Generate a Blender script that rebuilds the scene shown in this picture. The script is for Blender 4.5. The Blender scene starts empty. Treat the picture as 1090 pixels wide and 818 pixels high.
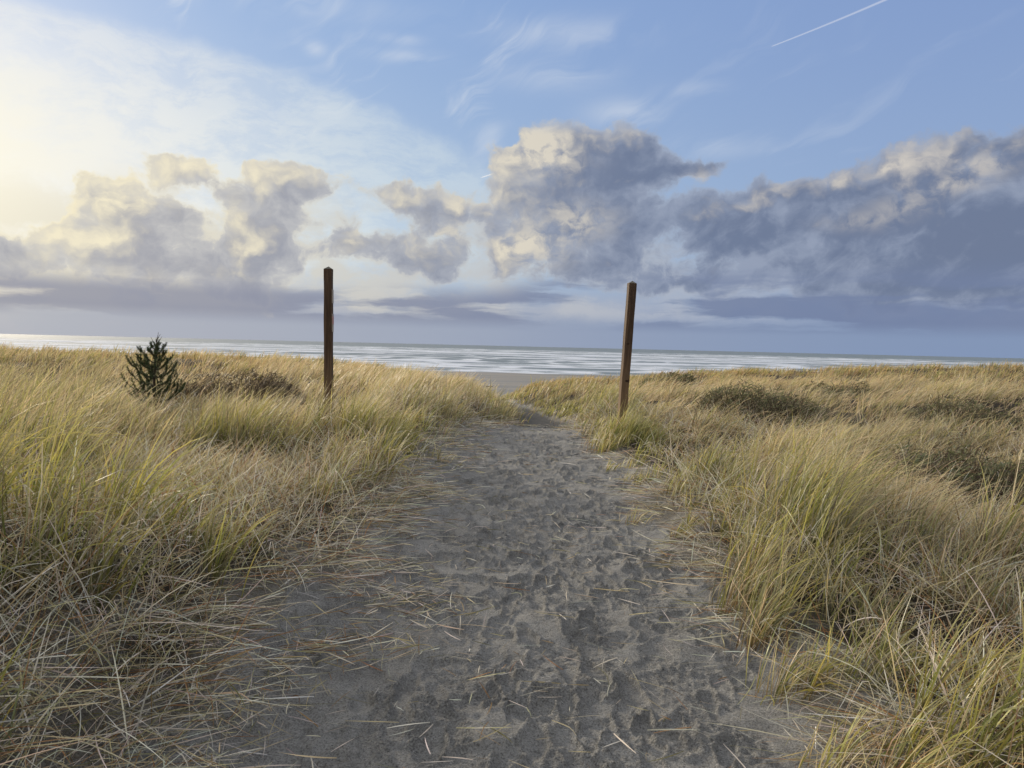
import bpy, math, random
import numpy as np
from mathutils import Vector, Matrix

SC = bpy.context.scene
COL = SC.collection
rad = math.radians
rng = np.random.default_rng(7)
random.seed(7)

# ------------------------------------------------------------------ camera
EYE = 1.60                                   # metres above the trodden sand
PITCH, ROLL = rad(2.83), rad(1.37)
cam = bpy.data.cameras.new('camera'); cam_o = bpy.data.objects.new('camera', cam); COL.objects.link(cam_o)
F_ = Vector((0, math.cos(PITCH), -math.sin(PITCH))); U0 = Vector((0, math.sin(PITCH), math.cos(PITCH))); R0 = Vector((1, 0, 0))
R_ = R0*math.cos(ROLL) + U0*math.sin(ROLL); U_ = U0*math.cos(ROLL) - R0*math.sin(ROLL)
cam_o.matrix_world = Matrix(((R_.x, U_.x, -F_.x, 0), (R_.y, U_.y, -F_.y, 0), (R_.z, U_.z, -F_.z, EYE), (0, 0, 0, 1)))
cam.sensor_fit = 'HORIZONTAL'; cam.angle = 2*math.atan(545/819)
cam.clip_start = 0.05; cam.clip_end = 60000
SC.camera = cam_o

# ------------------------------------------------------------------ view, sampling
SC.view_settings.view_transform = 'Standard'; SC.view_settings.look = 'None'
SC.view_settings.exposure = 0.0; SC.view_settings.gamma = 1.0; SC.view_settings.use_curve_mapping = False
SC.render.engine = 'CYCLES'
cy = SC.cycles
cy.use_denoising = True
cy.max_bounces = 6; cy.diffuse_bounces = 3; cy.glossy_bounces = 3; cy.transmission_bounces = 3; cy.transparent_max_bounces = 8
cy.sample_clamp_indirect = 6
cy.use_adaptive_sampling = True; cy.adaptive_threshold = 0.02; cy.adaptive_min_samples = 12

# ------------------------------------------------------------------ sun (soft, through the bright veil low on the left)
SUN_AZ, SUN_EL = -37.0, 13.0
sun = bpy.data.lights.new('sun', 'SUN'); sun.energy = 5.0; sun.angle = rad(14); sun.color = (1.0, 0.86, 0.66)
sun_o = bpy.data.objects.new('sun', sun); COL.objects.link(sun_o)
_sd = Vector((math.sin(rad(SUN_AZ))*math.cos(rad(SUN_EL)), math.cos(rad(SUN_AZ))*math.cos(rad(SUN_EL)), math.sin(rad(SUN_EL))))
sun_o.rotation_euler = (-_sd).to_track_quat('-Z', 'Y').to_euler(); sun_o.location = _sd*200

# ------------------------------------------------------------------ node expression helper
def srgb(r, g, b):
    f = lambda c: (c/255/12.92) if c/255 <= 0.04045 else ((c/255+0.055)/1.055)**2.4
    return (f(r), f(g), f(b))

class NT:
    """builds node trees from expressions"""
    def __init__(s, tree): s.t = tree; s.n = tree.nodes; s.l = tree.links
    def new(s, typ, **kw):
        n = s.n.new(typ)
        for k, v in kw.items(): setattr(n, k, v)
        return n
    def put(s, sock, v):
        if isinstance(v, E): s.l.new(v.k, sock)
        elif isinstance(v, bpy.types.NodeSocket): s.l.new(v, sock)
        elif isinstance(v, (tuple, list)):
            sock.default_value = (*v, 1.0) if (len(v) == 3 and sock.type == 'RGBA') else v
        else: sock.default_value = v
    def m(s, op, *a, clamp=False):
        n = s.new('ShaderNodeMath', operation=op, use_clamp=clamp)
        for i, v in enumerate(a): s.put(n.inputs[i], v)
        return E(s, n.outputs[0])
    def v(s, op, *a, out=0):
        n = s.new('ShaderNodeVectorMath', operation=op)
        for i, v in enumerate(a): s.put(n.inputs[i] if op != 'SCALE' or i == 0 else n.inputs['Scale'], v)
        return E(s, n.outputs[out])
    def xyz(s, x, y, z):
        n = s.new('ShaderNodeCombineXYZ')
        for i, v in enumerate((x, y, z)): s.put(n.inputs[i], v)
        return E(s, n.outputs[0])
    def sep(s, v):
        n = s.new('ShaderNodeSeparateXYZ'); s.put(n.inputs[0], v)
        return [E(s, o) for o in n.outputs]
    def ss(s, v, a, b):                      # smoothstep
        n = s.new('ShaderNodeMapRange', interpolation_type='SMOOTHSTEP')
        s.put(n.inputs['Value'], v); s.put(n.inputs['From Min'], a); s.put(n.inputs['From Max'], b)
        return E(s, n.outputs[0])
    def noise(s, v, scale=1.0, detail=4.0, rough=0.5, dist=0.0, out=0, dim='3D', typ='FBM'):
        n = s.new('ShaderNodeTexNoise', noise_dimensions=dim, noise_type=typ)
        if v is not None: s.put(n.inputs['Vector'], v)
        s.put(n.inputs['Scale'], scale); s.put(n.inputs['Detail'], detail); s.put(n.inputs['Roughness'], rough); s.put(n.inputs['Distortion'], dist)
        return E(s, n.outputs[out])
    def voro(s, v, scale=1.0, feature='F1', out='Distance', rnd=1.0):
        n = s.new('ShaderNodeTexVoronoi', feature=feature)
        if v is not None: s.put(n.inputs['Vector'], v)
        s.put(n.inputs['Scale'], scale); s.put(n.inputs['Randomness'], rnd)
        return E(s, n.outputs[out])
    def mix(s, f, a, b, mode='MIX'):
        n = s.new('ShaderNodeMix', data_type='RGBA', blend_type=mode)
        s.put(n.inputs[0], f); s.put(n.inputs[6], a); s.put(n.inputs[7], b)
        return E(s, n.outputs[2])
    def ramp(s, v, stops):
        n = s.new('ShaderNodeValToRGB'); s.put(n.inputs[0], v)
        el = n.color_ramp.elements
        while len(el) < len(stops): el.new(0.5)
        for e, (p, c) in zip(el, stops): e.position = p; e.color = (*c, 1.0)
        return E(s, n.outputs[0])

class E:
    def __init__(s, nt, sock): s.nt = nt; s.k = sock
    def __add__(s, o): return s.nt.m('ADD', s, o)
    __radd__ = __add__
    def __sub__(s, o): return s.nt.m('SUBTRACT', s, o)
    def __rsub__(s, o): return s.nt.m('SUBTRACT', o, s)
    def __mul__(s, o): return s.nt.m('MULTIPLY', s, o)
    __rmul__ = __mul__
    def __truediv__(s, o): return s.nt.m('DIVIDE', s, o)

# ------------------------------------------------------------------ sky
# cumulus banks: azimuth, elevation, half-width, half-height (degrees), weight
BANKS = [
 (-26.8,7.6,2.5,2.9,1.15), (-25.2,4.8,3.0,1.9,1.0), (-23.2,11.2,2.0,.9,1.0), (-18.4,7.6,3.0,3.0,1.3), (-15.6,10.6,2.6,1.2,1.05),
 (-19.4,4.6,3.4,1.6,.9), (-12.0,7.4,1.8,1.5,.8), (-9.9,6.6,1.4,1.0,.6), (-5.6,9.4,2.1,1.9,.95), (-8.8,10.4,1.7,1.0,.8),
 (-6.0,6.2,2.4,1.5,1.0), (-32.0,4.6,2.4,1.4,.9), (-29.8,6.2,1.2,.9,.75), (-37.0,5.0,3.0,2.0,.9),
 (2.4,13.6,2.8,1.7,1.2), (6.4,13.9,3.4,1.9,1.4), (11.0,12.4,2.8,.7,.95), (1.4,9.8,3.2,2.6,1.1), (6.4,10.0,3.2,2.2,1.0), (2.6,6.2,4.0,1.6,.8), (8.4,7.0,2.6,1.5,.75),
 (14.6,9.3,3.6,1.6,1.15), (19.4,9.5,3.4,1.4,1.1), (17.4,7.0,5.0,1.6,.85), (23.8,10.2,2.6,1.2,.95), (25.8,8.0,5.0,2.2,1.2),
 (28.6,11.8,2.6,1.5,1.1), (32.4,11.6,2.8,1.9,1.2), (31.0,7.4,4.4,2.8,1.25), (23.0,5.2,5.0,1.2,.75), (38.0,8.6,4.6,4.0,1.2), (46.0,9.0,6.0,3.6,1.0),
 (12.4,4.8,4.6,.9,.55), (30.0,4.0,6.0,1.0,.65), (-50.0,6.0,6.0,3.0,1.0)]

def bank_group():
    g = bpy.data.node_groups.new('cumulus_field', 'ShaderNodeTree')
    g.interface.new_socket('Dir', in_out='INPUT', socket_type='NodeSocketVector')
    g.interface.new_socket('Warp', in_out='INPUT', socket_type='NodeSocketVector')
    g.interface.new_socket('Detail', in_out='INPUT', socket_type='NodeSocketFloat')
    g.interface.new_socket('Field', in_out='OUTPUT', socket_type='NodeSocketFloat')
    t = NT(g); gi = t.new('NodeGroupInput'); go = t.new('NodeGroupOutput')
    q = E(t, gi.outputs[0]); wp = E(t, gi.outputs[1])
    qw = t.v('ADD', q, wp)
    acc = None
    for (u, v, a, b, w) in BANKS:
        d = t.v('MULTIPLY', t.v('SUBTRACT', qw, (u, v, 0)), (1/a, 1/b, 0))
        e = t.m('POWER', 0.40, t.v('DOT_PRODUCT', d, d, out=1))
        acc = e*w if acc is None else t.m('MULTIPLY_ADD', e, w, acc)
    sat = t.m('SUBTRACT', 1.0, t.m('POWER', 0.27, acc))
    n = t.noise(t.v('MULTIPLY', t.v('ADD', q, t.v('SCALE', wp, .35)), (1, 1.35, 0)), .27, 8, .54, .2, dim='2D')
    t.l.new(gi.outputs[2], n.k.node.inputs['Detail'])
    vo = t.new('ShaderNodeTexVoronoi', feature='F1', voronoi_dimensions='2D', normalize=True)
    t.put(vo.inputs['Vector'], t.v('MULTIPLY', t.v('ADD', q, t.v('SCALE', wp, .6)), (1, 1.2, 0))); vo.inputs['Scale'].default_value = .42
    vo.inputs['Roughness'].default_value = .55; vo.inputs['Lacunarity'].default_value = 2.3
    vdet_ = t.m('MULTIPLY', E(t, gi.outputs[2]), .5); t.l.new(vdet_.k, vo.inputs['Detail'])
    f = sat + (n - .5)*.72 + (.40 - E(t, vo.outputs['Distance']))*.66 - .38
    g.links.new(f.k, go.inputs[0])
    return g

world = bpy.data.worlds.new('World'); SC.world = world; world.use_nodes = True
world.node_tree.nodes.clear()
W = NT(world.node_tree)
out = W.new('ShaderNodeOutputWorld')
tc = W.new('ShaderNodeTexCoord'); D = E(W, tc.outputs['Generated'])
dx, dy, dz = W.sep(D)
u = W.m('ARCTAN2', dx, dy)*57.29578
v = W.m('ARCSINE', dz)*57.29578
q = W.xyz(u, v, 0.0)

sky = W.new('ShaderNodeTexSky', sky_type='NISHITA', sun_disc=False)
sky.sun_elevation = rad(SUN_EL); sky.sun_rotation = rad(SUN_AZ); sky.altitude = 5; sky.air_density = 1.0; sky.dust_density = 1.2; sky.ozone_density = 1.5
K = 10.0                                     # cloud radiance on the scale of the physical sky
def sc(c, k=1.0): return tuple(K*k*x for x in srgb(*c))
def background(col):
    b = W.new('ShaderNodeBackground'); b.inputs['Strength'].default_value = 0.1; W.put(b.inputs['Color'], col); return b.outputs[0]
def either(f, a, b):                         # a where f is 0, b where f is 1
    n = W.new('ShaderNodeMixShader'); W.put(n.inputs[0], f); W.l.new(a, n.inputs[1]); W.l.new(b, n.inputs[2]); return n.outputs[0]
def sdist(au, av, ku, kv):                   # distance from a direction in scaled degrees
    d = W.v('MULTIPLY', W.v('SUBTRACT', q, (au, av, 0)), (1/ku, 1/kv, 0))
    return W.v('LENGTH', d, out=1)
def bump(au, av, a, b, k):
    d = W.v('MULTIPLY', W.v('SUBTRACT', q, (au, av, 0)), (1/a, 1/b, 0))
    return W.m('POWER', .37, W.v('DOT_PRODUCT', d, d, out=1))*k

# clear air: the physical sky tinted to the evening's blue, paler towards the sea
right = W.ss(u, -34, 34)
clear = W.mix(right, sc((146,179,224)), sc((136,162,210)))
clear = W.mix(W.ss(v, 25, 7), clear, W.mix(right, sc((170,196,224)), sc((150,174,212))))
air0 = W.mix(0.86, E(W, sky.outputs[0]), clear)
glow = bump(SUN_AZ-1, 10.0, 7.5, 6.5, 1.0)
# --- plain sky for everything outside the seaward band: unseen pale cloud, brightened as added fill, more round the sun
pn = W.noise(D, 2.2, 3, .55)
plain = W.mix(W.m('ADD', .45, W.ss(pn, .38, .62)*.45), air0, W.mix(right, sc((238,232,222), 1.30), sc((226,224,220), 1.18)))
plain = W.mix(W.m('MULTIPLY', glow, .9, clamp=True), plain, sc((255,250,236), 1.1))
plain_bg = background(plain)

# --- the seaward band
wA = W.noise(q, .10, 3, .5, out=1, dim='2D'); wB = W.noise(q, .40, 4, .55, out=1, dim='2D')
wAc = W.v('SUBTRACT', wA, (.5,.5,.5)); wBc = W.v('SUBTRACT', wB, (.5,.5,.5))
vr = W.new('ShaderNodeVectorRotate', rotation_type='Z_AXIS'); W.put(vr.inputs['Vector'], q); vr.inputs['Angle'].default_value = rad(-28)
qr = E(W, vr.outputs[0])
# high thin streaks
streak = W.noise(W.v('MULTIPLY', W.v('ADD', qr, W.v('SCALE', wAc, 6.0)), (.085, .42, 0)), 1.0, 5, .56, .3, dim='2D')
wisp = W.ss(streak, .52, .82)*W.ss(W.sep(wA)[0], .42, .62)*W.ss(v, 7, 15)*(W.ss(u, 14, -2)*.6+.35)
wisp = W.m('ADD', wisp, (bump(7.8,16.6,2.6,.9,.9) + bump(12.5,18.0,2.0,.5,.6) + bump(4.0,21.6,5.0,1.0,.8) + bump(2.5,19.0,4.0,.9,.6) + bump(14.0,14.2,3.0,.8,.5) + bump(-8.8,20.9,1.5,.35,.7) + bump(-8.5,19.9,2.6,.45,.6) + bump(-14.6,19.8,.7,.45,.8) + bump(-19.5,22.6,9,.9,.7))*W.ss(streak, .30, .62), clamp=True)
air = W.mix(wisp*.6, air0, W.mix(right, sc((230,234,238)), sc((196,208,226))))
# the large bright veil on the upper left, ended by a long curved edge
vd = W.v('MULTIPLY', W.v('SUBTRACT', W.v('ADD', q, W.v('MULTIPLY', wBc, (2.2, 1.0, 0))), (-33.0, 5.5, 0)), (1/37.0, 1/14.6, 0))
veil_r = W.v('LENGTH', vd, out=1)
vdet = W.noise(W.v('MULTIPLY', W.v('ADD', q, W.v('ADD', W.v('SCALE', wBc, .8), W.v('SCALE', wAc, 3.0))), (.20, .50, 0)), 1.0, 8, .66, .0, dim='2D')
veil = W.m('ADD', W.ss(veil_r, 1.01, .92)*.55, W.ss(veil_r, 1.0, .40)*.45)
veil = W.m('MULTIPLY', veil, W.m('ADD', .46, W.ss(vdet, .32, .62)*.54), clamp=True)
air = W.mix(veil*.95, air, W.mix(W.ss(u, -32, -4), sc((243,242,236)), sc((210,222,228))))
upper = W.mix(W.m('MULTIPLY', glow, .85, clamp=True), air, sc((255,250,236), 1.06))
# contrails: short straight ice trails
def trail(src, a, b, wdt, c, k):
    ax, ay = a; bx, by = b; L_ = math.hypot(bx-ax, by-ay); tx, ty = (bx-ax)/L_, (by-ay)/L_
    p = W.v('SUBTRACT', q, (ax, ay, 0))
    along = W.v('DOT_PRODUCT', p, (tx, ty, 0), out=1); across = W.m('ABSOLUTE', W.v('DOT_PRODUCT', p, (-ty, tx, 0), out=1))
    ww = W.m('ADD', wdt*.45, W.m('MULTIPLY', along, wdt*.55/L_))
    m = W.ss(across/ww, 1.0, .1)*W.ss(along, -.05, .25)*W.ss(along, L_, L_-.2)
    return W.mix(m*k, src, c)
upper = trail(upper, (17.7,20.3), (26.2,22.6), .12, sc((214,220,234)), .5)
upper_bg = background(upper)

# horizon haze, lavender under the banks
hz = W.mix(right, sc((168,172,184)), sc((130,148,180)))
air = W.mix(W.ss(v, 6.5, 1.5)*.92, air, hz)
# distant pale layer filling the gaps under the cumulus
far = W.noise(W.v('MULTIPLY', W.v('ADD', q, W.v('SCALE', wBc, 1.5)), (.16, .32, 0)), 1.0, 7, .60, .0, dim='2D')
farm = W.ss(far, .36, .62)*W.ss(v, 12.0, 7.0)*W.ss(v, 1.4, 2.8)
air = W.mix(farm*.85, air, W.mix(W.ss(u, -34, 26), sc((226,220,202)), sc((160,172,194))))
air = W.mix(W.m('MULTIPLY', glow, .8, clamp=True), air, sc((255,248,224), 1.04))
air = trail(air, (-2.7,12.1), (-.9,12.7), .10, sc((240,240,240)), .8)

# cumulus
grp = bank_group()
warp = W.v('ADD', W.v('MULTIPLY', wAc, (5.0, 2.6, 0)), W.v('MULTIPLY', wBc, (2.6, 2.0, 0)))
def field(vec, det):
    n = W.new('ShaderNodeGroup'); n.node_tree = grp; W.put(n.inputs[0], vec); W.put(n.inputs[1], warp); n.inputs[2].default_value = det; return E(W, n.outputs[0])
f0 = field(q, 8)
f1 = field(W.v('ADD', q, (-2.3, 1.4, 0)), 3)
rq = W.v('MULTIPLY', W.v('ADD', q, W.v('SCALE', wBc, 1.5)), (1, 1.25, 0))
r0 = W.noise(rq, .62, 6, .55, .2, dim='2D'); r1 = W.noise(W.v('ADD', rq, (-.42, .42, 0)), .62, 3, .55, .2, dim='2D')
L = W.ss(f0 - f1 + (r0 - r1)*.55, W.m('ADD', .04, W.ss(u, -2, 18)*.22), W.m('ADD', 1.0, W.ss(u, -2, 18)*.25))
flank = bump(.9,7.4,2.8,1.6,.95) + bump(4.6,9.2,2.4,1.2,.75) + bump(1.0,14.2,2.4,1.2,.75) + bump(3.6,13.2,1.8,1.0,.4) + bump(24.0,8.9,2.2,.6,.45) + bump(26.4,9.8,1.8,.6,.5) + bump(28.6,10.8,2.0,.6,.75) + bump(30.6,11.9,1.7,.8,.8) + bump(25.6,12.3,1.5,.5,.5) + bump(13.4,12.2,1.0,.5,.5) + bump(-5.2,8.0,1.5,1.2,.7) + bump(-27.0,9.0,1.8,1.4,.35) + bump(-20.4,9.2,1.5,1.4,.3) + bump(-29,4.0,5,.8,.35)
L = W.m('ADD', L, flank*W.ss(r0, .30, .66), clamp=True)
alpha = W.ss(f0, -.03, W.m('SUBTRACT', .25, L*.17))
shade_c = W.mix(W.ss(u, -30, 12), sc((166,167,175)), sc((110,123,150)))
thin_c = W.mix(W.ss(u, -30, 14), sc((208,206,202)), sc((148,159,181)))
shade_c = W.mix(W.ss(f0 + (r0-.5)*.26 + (streak-.5)*W.ss(u, 6, 18)*1.1, .05, .62), thin_c, shade_c)
lit_c = W.mix(W.ss(u, -30, 20), sc((245,235,206)), sc((206,200,192)))
cum = W.mix(L, shade_c, lit_c)
rim = W.ss(f0, .26, .02)*W.m('POWER', 2.718, sdist(SUN_AZ, 9, 20, 8)*-1.0)
cum = W.mix(W.m('MULTIPLY', rim, 1.2, clamp=True), cum, sc((255,242,202)))
air = W.mix(alpha*.97, air, cum)
# low flat bank above the sea
lq = W.v('MULTIPLY', W.v('ADD', q, W.v('SCALE', wBc, .5)), (.075, .60, 0))
low = W.noise(lq, 1.0, 5, .52, .2, dim='2D')
band = W.ss(v, 1.0, 2.2)*W.ss(v, W.m('ADD', 4.6, W.ss(u, -4, 6)*1.8), W.m('ADD', 3.0, W.ss(u, -4, 6)*1.0))
lowm = band*W.ss(low + W.ss(u, -12, -26)*.10, .36, .54)
air = W.mix(lowm*.88, air, W.mix(W.ss(u, -34, 20), sc((150,152,166)), sc((116,130,162))))
lowl = W.ss(v, 1.7, 2.6)*W.ss(v, 4.4, 3.0)*W.ss(low, .46, .34)
air = W.mix(lowl*.28, air, W.mix(right, sc((216,206,188)), sc((168,178,200))))
lower_bg = background(air)
band_bg = either(W.ss(v, 17.5, 15.0), upper_bg, lower_bg)
front = W.ss(W.m('ABSOLUTE', u), 56, 44)*W.ss(v, -3.0, -1.0)*W.ss(v, 34, 27)
W.l.new(either(front, plain_bg, band_bg), out.inputs[0])
world.cycles.sampling_method = 'MANUAL'; world.cycles.sample_map_resolution = 256

# ------------------------------------------------------------------ materials
def material(name):
    m = bpy.data.materials.new(name); m.use_nodes = True; m.node_tree.nodes.clear()
    return m, NT(m.node_tree)
def principled(t, col, rough, normal=None, spec=0.5, **kw):
    p = t.new('ShaderNodeBsdfPrincipled'); o = t.new('ShaderNodeOutputMaterial')
    t.put(p.inputs['Base Color'], col); t.put(p.inputs['Roughness'], rough); t.put(p.inputs['Specular IOR Level'], spec)
    for k, v_ in kw.items(): t.put(p.inputs[k], v_)
    if normal is not None: t.put(p.inputs['Normal'], normal)
    t.l.new(p.outputs[0], o.inputs[0]); return p
def bump(t, h, dist, strength=1.0):
    b = t.new('ShaderNodeBump'); b.inputs['Strength'].default_value = strength; b.inputs['Distance'].default_value = dist
    t.put(b.inputs['Height'], h); return b.outputs[0]
def objco(t): return E(t, t.new('ShaderNodeTexCoord').outputs['Object'])

def sand_material(name, dry, damp, litter):
    m, t = material(name)
    c = objco(t)
    big = t.noise(c, .9, 4, .6); mid = t.noise(c, 7.0, 5, .62, .4); fine = t.noise(c, 60.0, 4, .6); grit = t.noise(c, 420.0, 2, .6)
    f = t.ss(big*.45 + mid*.55, .40, .60)
    at = t.new('ShaderNodeAttribute'); at.attribute_name = 'churn_dark'
    f = t.m('SUBTRACT', f*.75+.25, E(t, at.outputs['Fac'])*.38, clamp=True)
    col = t.mix(f, damp, dry)
    col = t.mix(t.ss(fine, .42, .66)*.30, col, tuple(x*.62 for x in damp))
    speck = t.noise(c, 115.0, 3, .7)
    col = t.mix(t.ss(speck, .52, .64)*.75, col, tuple(x*.38 for x in damp))
    clod = t.noise(c, 48.0, 4, .7, .3)
    col = t.mix(t.ss(clod, .54, .66)*(E(t, at.outputs['Fac'])*.5+.2), col, tuple(x*.40 for x in damp))
    col = t.mix(t.ss(speck, .47, .36)*.5, col, tuple(x*1.25 for x in dry))
    col = t.mix(t.ss(grit, .56, .70)*.30, col, tuple(x*1.5 for x in dry))
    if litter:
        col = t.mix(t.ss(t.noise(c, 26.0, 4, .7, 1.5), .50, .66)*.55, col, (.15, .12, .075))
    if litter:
        gap_at = t.new('ShaderNodeAttribute'); gap_at.attribute_name = 'mat'
        col = t.mix(E(t, gap_at.outputs['Fac'])*.92, col, t.mix(fine, (.012,.009,.006), (.055,.042,.028)))  # litter brown taken near black to paint shade into gaps under the grass
    crumbs = t.noise(c, 130.0, 4, .65); cell = t.voro(t.v('ADD', c, t.v('SCALE', t.noise(c, 30, 2, .5, out=1), .02)), 55.0)
    col = t.mix(t.ss(E(t, at.outputs['Fac']), 1.0, 1.5)*.8, col, t.mix(mid, (.055,.055,.056), (.105,.103,.10)))  # extra dark tone, only on the far strip of path
    h = t.m('ADD', fine*.7 + grit*.10 + crumbs*.45, mid*.5) - cell*(E(t, at.outputs['Fac'])*.55)
    principled(t, col, .95, bump(t, h, .035, 1.0), spec=.15)
    return m

# ------------------------------------------------------------------ numeric noise
def _hash(ix, iy, seed):
    h = (ix*374761393 + iy*668265263 + seed*974634541).astype(np.int64) & 0x7fffffff
    h = ((h ^ (h >> 13))*1274126177) & 0x7fffffff
    return ((h ^ (h >> 16)) & 0xffff)/65535.0
def vnoise(x, y, seed=0):
    ix = np.floor(x).astype(np.int64); iy = np.floor(y).astype(np.int64); fx = x-ix; fy = y-iy
    fx = fx*fx*fx*(fx*(fx*6-15)+10); fy = fy*fy*fy*(fy*(fy*6-15)+10)
    a = _hash(ix, iy, seed); b = _hash(ix+1, iy, seed); c = _hash(ix, iy+1, seed); d = _hash(ix+1, iy+1, seed)
    return (a+(b-a)*fx)*(1-fy) + (c+(d-c)*fx)*fy
def fbm(x, y, seed=0, octv=4, rough=.5):
    s = 0; a = 1; n = 0
    for i in range(octv):
        s = s + a*vnoise(x*2**i + 17.3*i, y*2**i - 9.1*i, seed+i); n += a; a *= rough
    return s/n
def sstep(x, a, b):
    t = np.clip((x-a)/(b-a), 0, 1); return t*t*(3-2*t)

# ------------------------------------------------------------------ lie of the land
SEA_Z = -6.4
CY = [-10, 0, 5, 8, 12, 14.5, 17, 20, 25, 32, 38, 50, 70, 110]
CX = [-.05, -.05, .08, .24, .20, .20, .60, .82, .84, .32, -.30, -1.6, -4.0, -6.0]
HY = [-10, 0, 3, 6, 9, 13, 14.5, 17, 20, 25, 38, 50, 70, 100]
HX = [1.3, 1.3, 1.20, 1.08, 1.16, 1.05, .88, .66, .58, .50, .26, .8, 3.0, 8.0]
PY = [-10, 14, 16, 20, 25, 38, 50, 70, 90, 130, 232, 300, 400]
PZ = [0, 0, -.08, -.45, -.90, -1.15, -1.9, -3.6, -4.9, -5.6, SEA_Z, -8.5, -12]
def path_c(y): return np.interp(y, CY, CX)
def path_w(y): return np.interp(y, HY, HX)
RC = np.array([-1.3, -.67, -.40, -.24, -.12, -.03, .07, .26, .47, .67, 1.3])
RY = np.array([0., 3, 6, 10, 16, 25, 36, 55, 80, 110])
RZ = np.array([
 [.50,.50,.45,.40,.40,.30,.10,.10,.10,.10,.10],
 [.72,.66,.54,.42,.36,.30,.10,.10,.12,.10,.10],
 [.55,.50,.44,.38,.36,.30,.12,.15,.15,.10,.00],
 [.36,.24,.14,.24,.36,.30,.20,.20,.08,-.12,-.2],
 [.32,.16,.00,.10,.30,.20,.12,.10,-.10,-.10,-.1],
 [.40,.33,.25,.22,.10,-.20,-.20,.00,.05,.10,.2],
 [.50,.42,.34,.18,-.10,-.70,-.60,-.10,.28,.42,.6],
 [.30,.15,.00,-.20,-1.1,-2.0,-.95,-.10,.42,.78,1.1],
 [-2,-2,-2,-2.2,-3,-3.7,-3.2,-1.7,-.9,-.6,-.3],
 [-5.3,-5.3,-5.3,-5.3,-5.3,-5.3,-5.3,-5.2,-5,-5,-5]])
def dune(x, y):
    yy = np.clip(y, 0, 110); r = np.clip(x/np.maximum(y, 2.0), RC[0], RC[-1])
    j = np.clip(np.searchsorted(RC, r, side='right')-1, 0, len(RC)-2); i = np.clip(np.searchsorted(RY, yy, side='right')-1, 0, len(RY)-2)
    a = sstep(r, 0, 1)*0 + (r-RC[j])/(RC[j+1]-RC[j]); b = (yy-RY[i])/(RY[i+1]-RY[i]); b = b*b*(3-2*b)*.5 + b*.5
    return (RZ[i, j]*(1-a)+RZ[i, j+1]*a)*(1-b) + (RZ[i+1, j]*(1-a)+RZ[i+1, j+1]*a)*b
def edge(x, y): return np.abs(x-path_c(y)) - path_w(y)       # metres outside the trodden strip
def mound(x, y): return sstep(fbm(x*.85+9, y*.85, 161, 3), .34, .66)
def height(x, y):
    x = np.asarray(x, float); y = np.asarray(y, float)
    e = edge(x, y); P = np.interp(y, PY, PZ)
    wob = (fbm(x*.16+3, y*.16, 11, 2)-.5)*.34 + (fbm(x*.55, y*.55, 12, 3)-.5)*.22
    far = sstep(y, 50, 95)
    Dn = dune(x, y) + wob*(1-far)*sstep(e, .1, 1.5)
    Dn = Dn + (mound(x, y)-.45)*.22*(1-far)*sstep(e, .2, 1.0) + .16*np.exp(-((x-2.0)**2+(y-12.0)**2)/1.2) + .03*np.exp(-((x+3.2)**2+(y-12.0)**2)/1.2)
    left = x < path_c(y)
    w = np.where(left, sstep(e, -.35, 1.25), sstep(e, -.15, .9))
    wide = sstep(y, 18, 30); w = w*(1-wide) + sstep(e, -.1, 2.2)*wide
    z = P*(1-w) + np.where(y < 110, Dn, P)*w
    z = np.where(y > 110, P, z)
    blend = sstep(y, 80, 110); z = z*(1-blend) + P*blend
    soft = (fbm(x*1.1, y*1.1, 13, 3)-.5)*.10*(1-sstep(e, .3, 1.0))*(1-sstep(y, 20, 40))
    return z + soft

# ------------------------------------------------------------------ ground sheet
ys = [-400, -200, -100, -50, -25, -12, -6, -3, -1.5, -.5, .2, .6, .9, 1.2, 1.4, 1.55]
y = 1.6
while y < 17: ys.append(y); y += max(.0075, .0031*y)
while y < 420: ys.append(y); y *= 1.022
ys = np.array(ys)
xs = list(np.arange(-2.4, 2.5, .0085)); a = xs[-1]; st = .02
while a < 900: a += st; xs.append(a); st *= 1.10
a = -2.4; st = .02; lft = []
while a > -900: a -= st; lft.append(a); st *= 1.10
xs = np.array(lft[::-1]+xs)
GX, GY = np.meshgrid(xs, ys)
GZ = height(GX, GY)
churn_dark = np.zeros_like(GZ)
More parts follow.
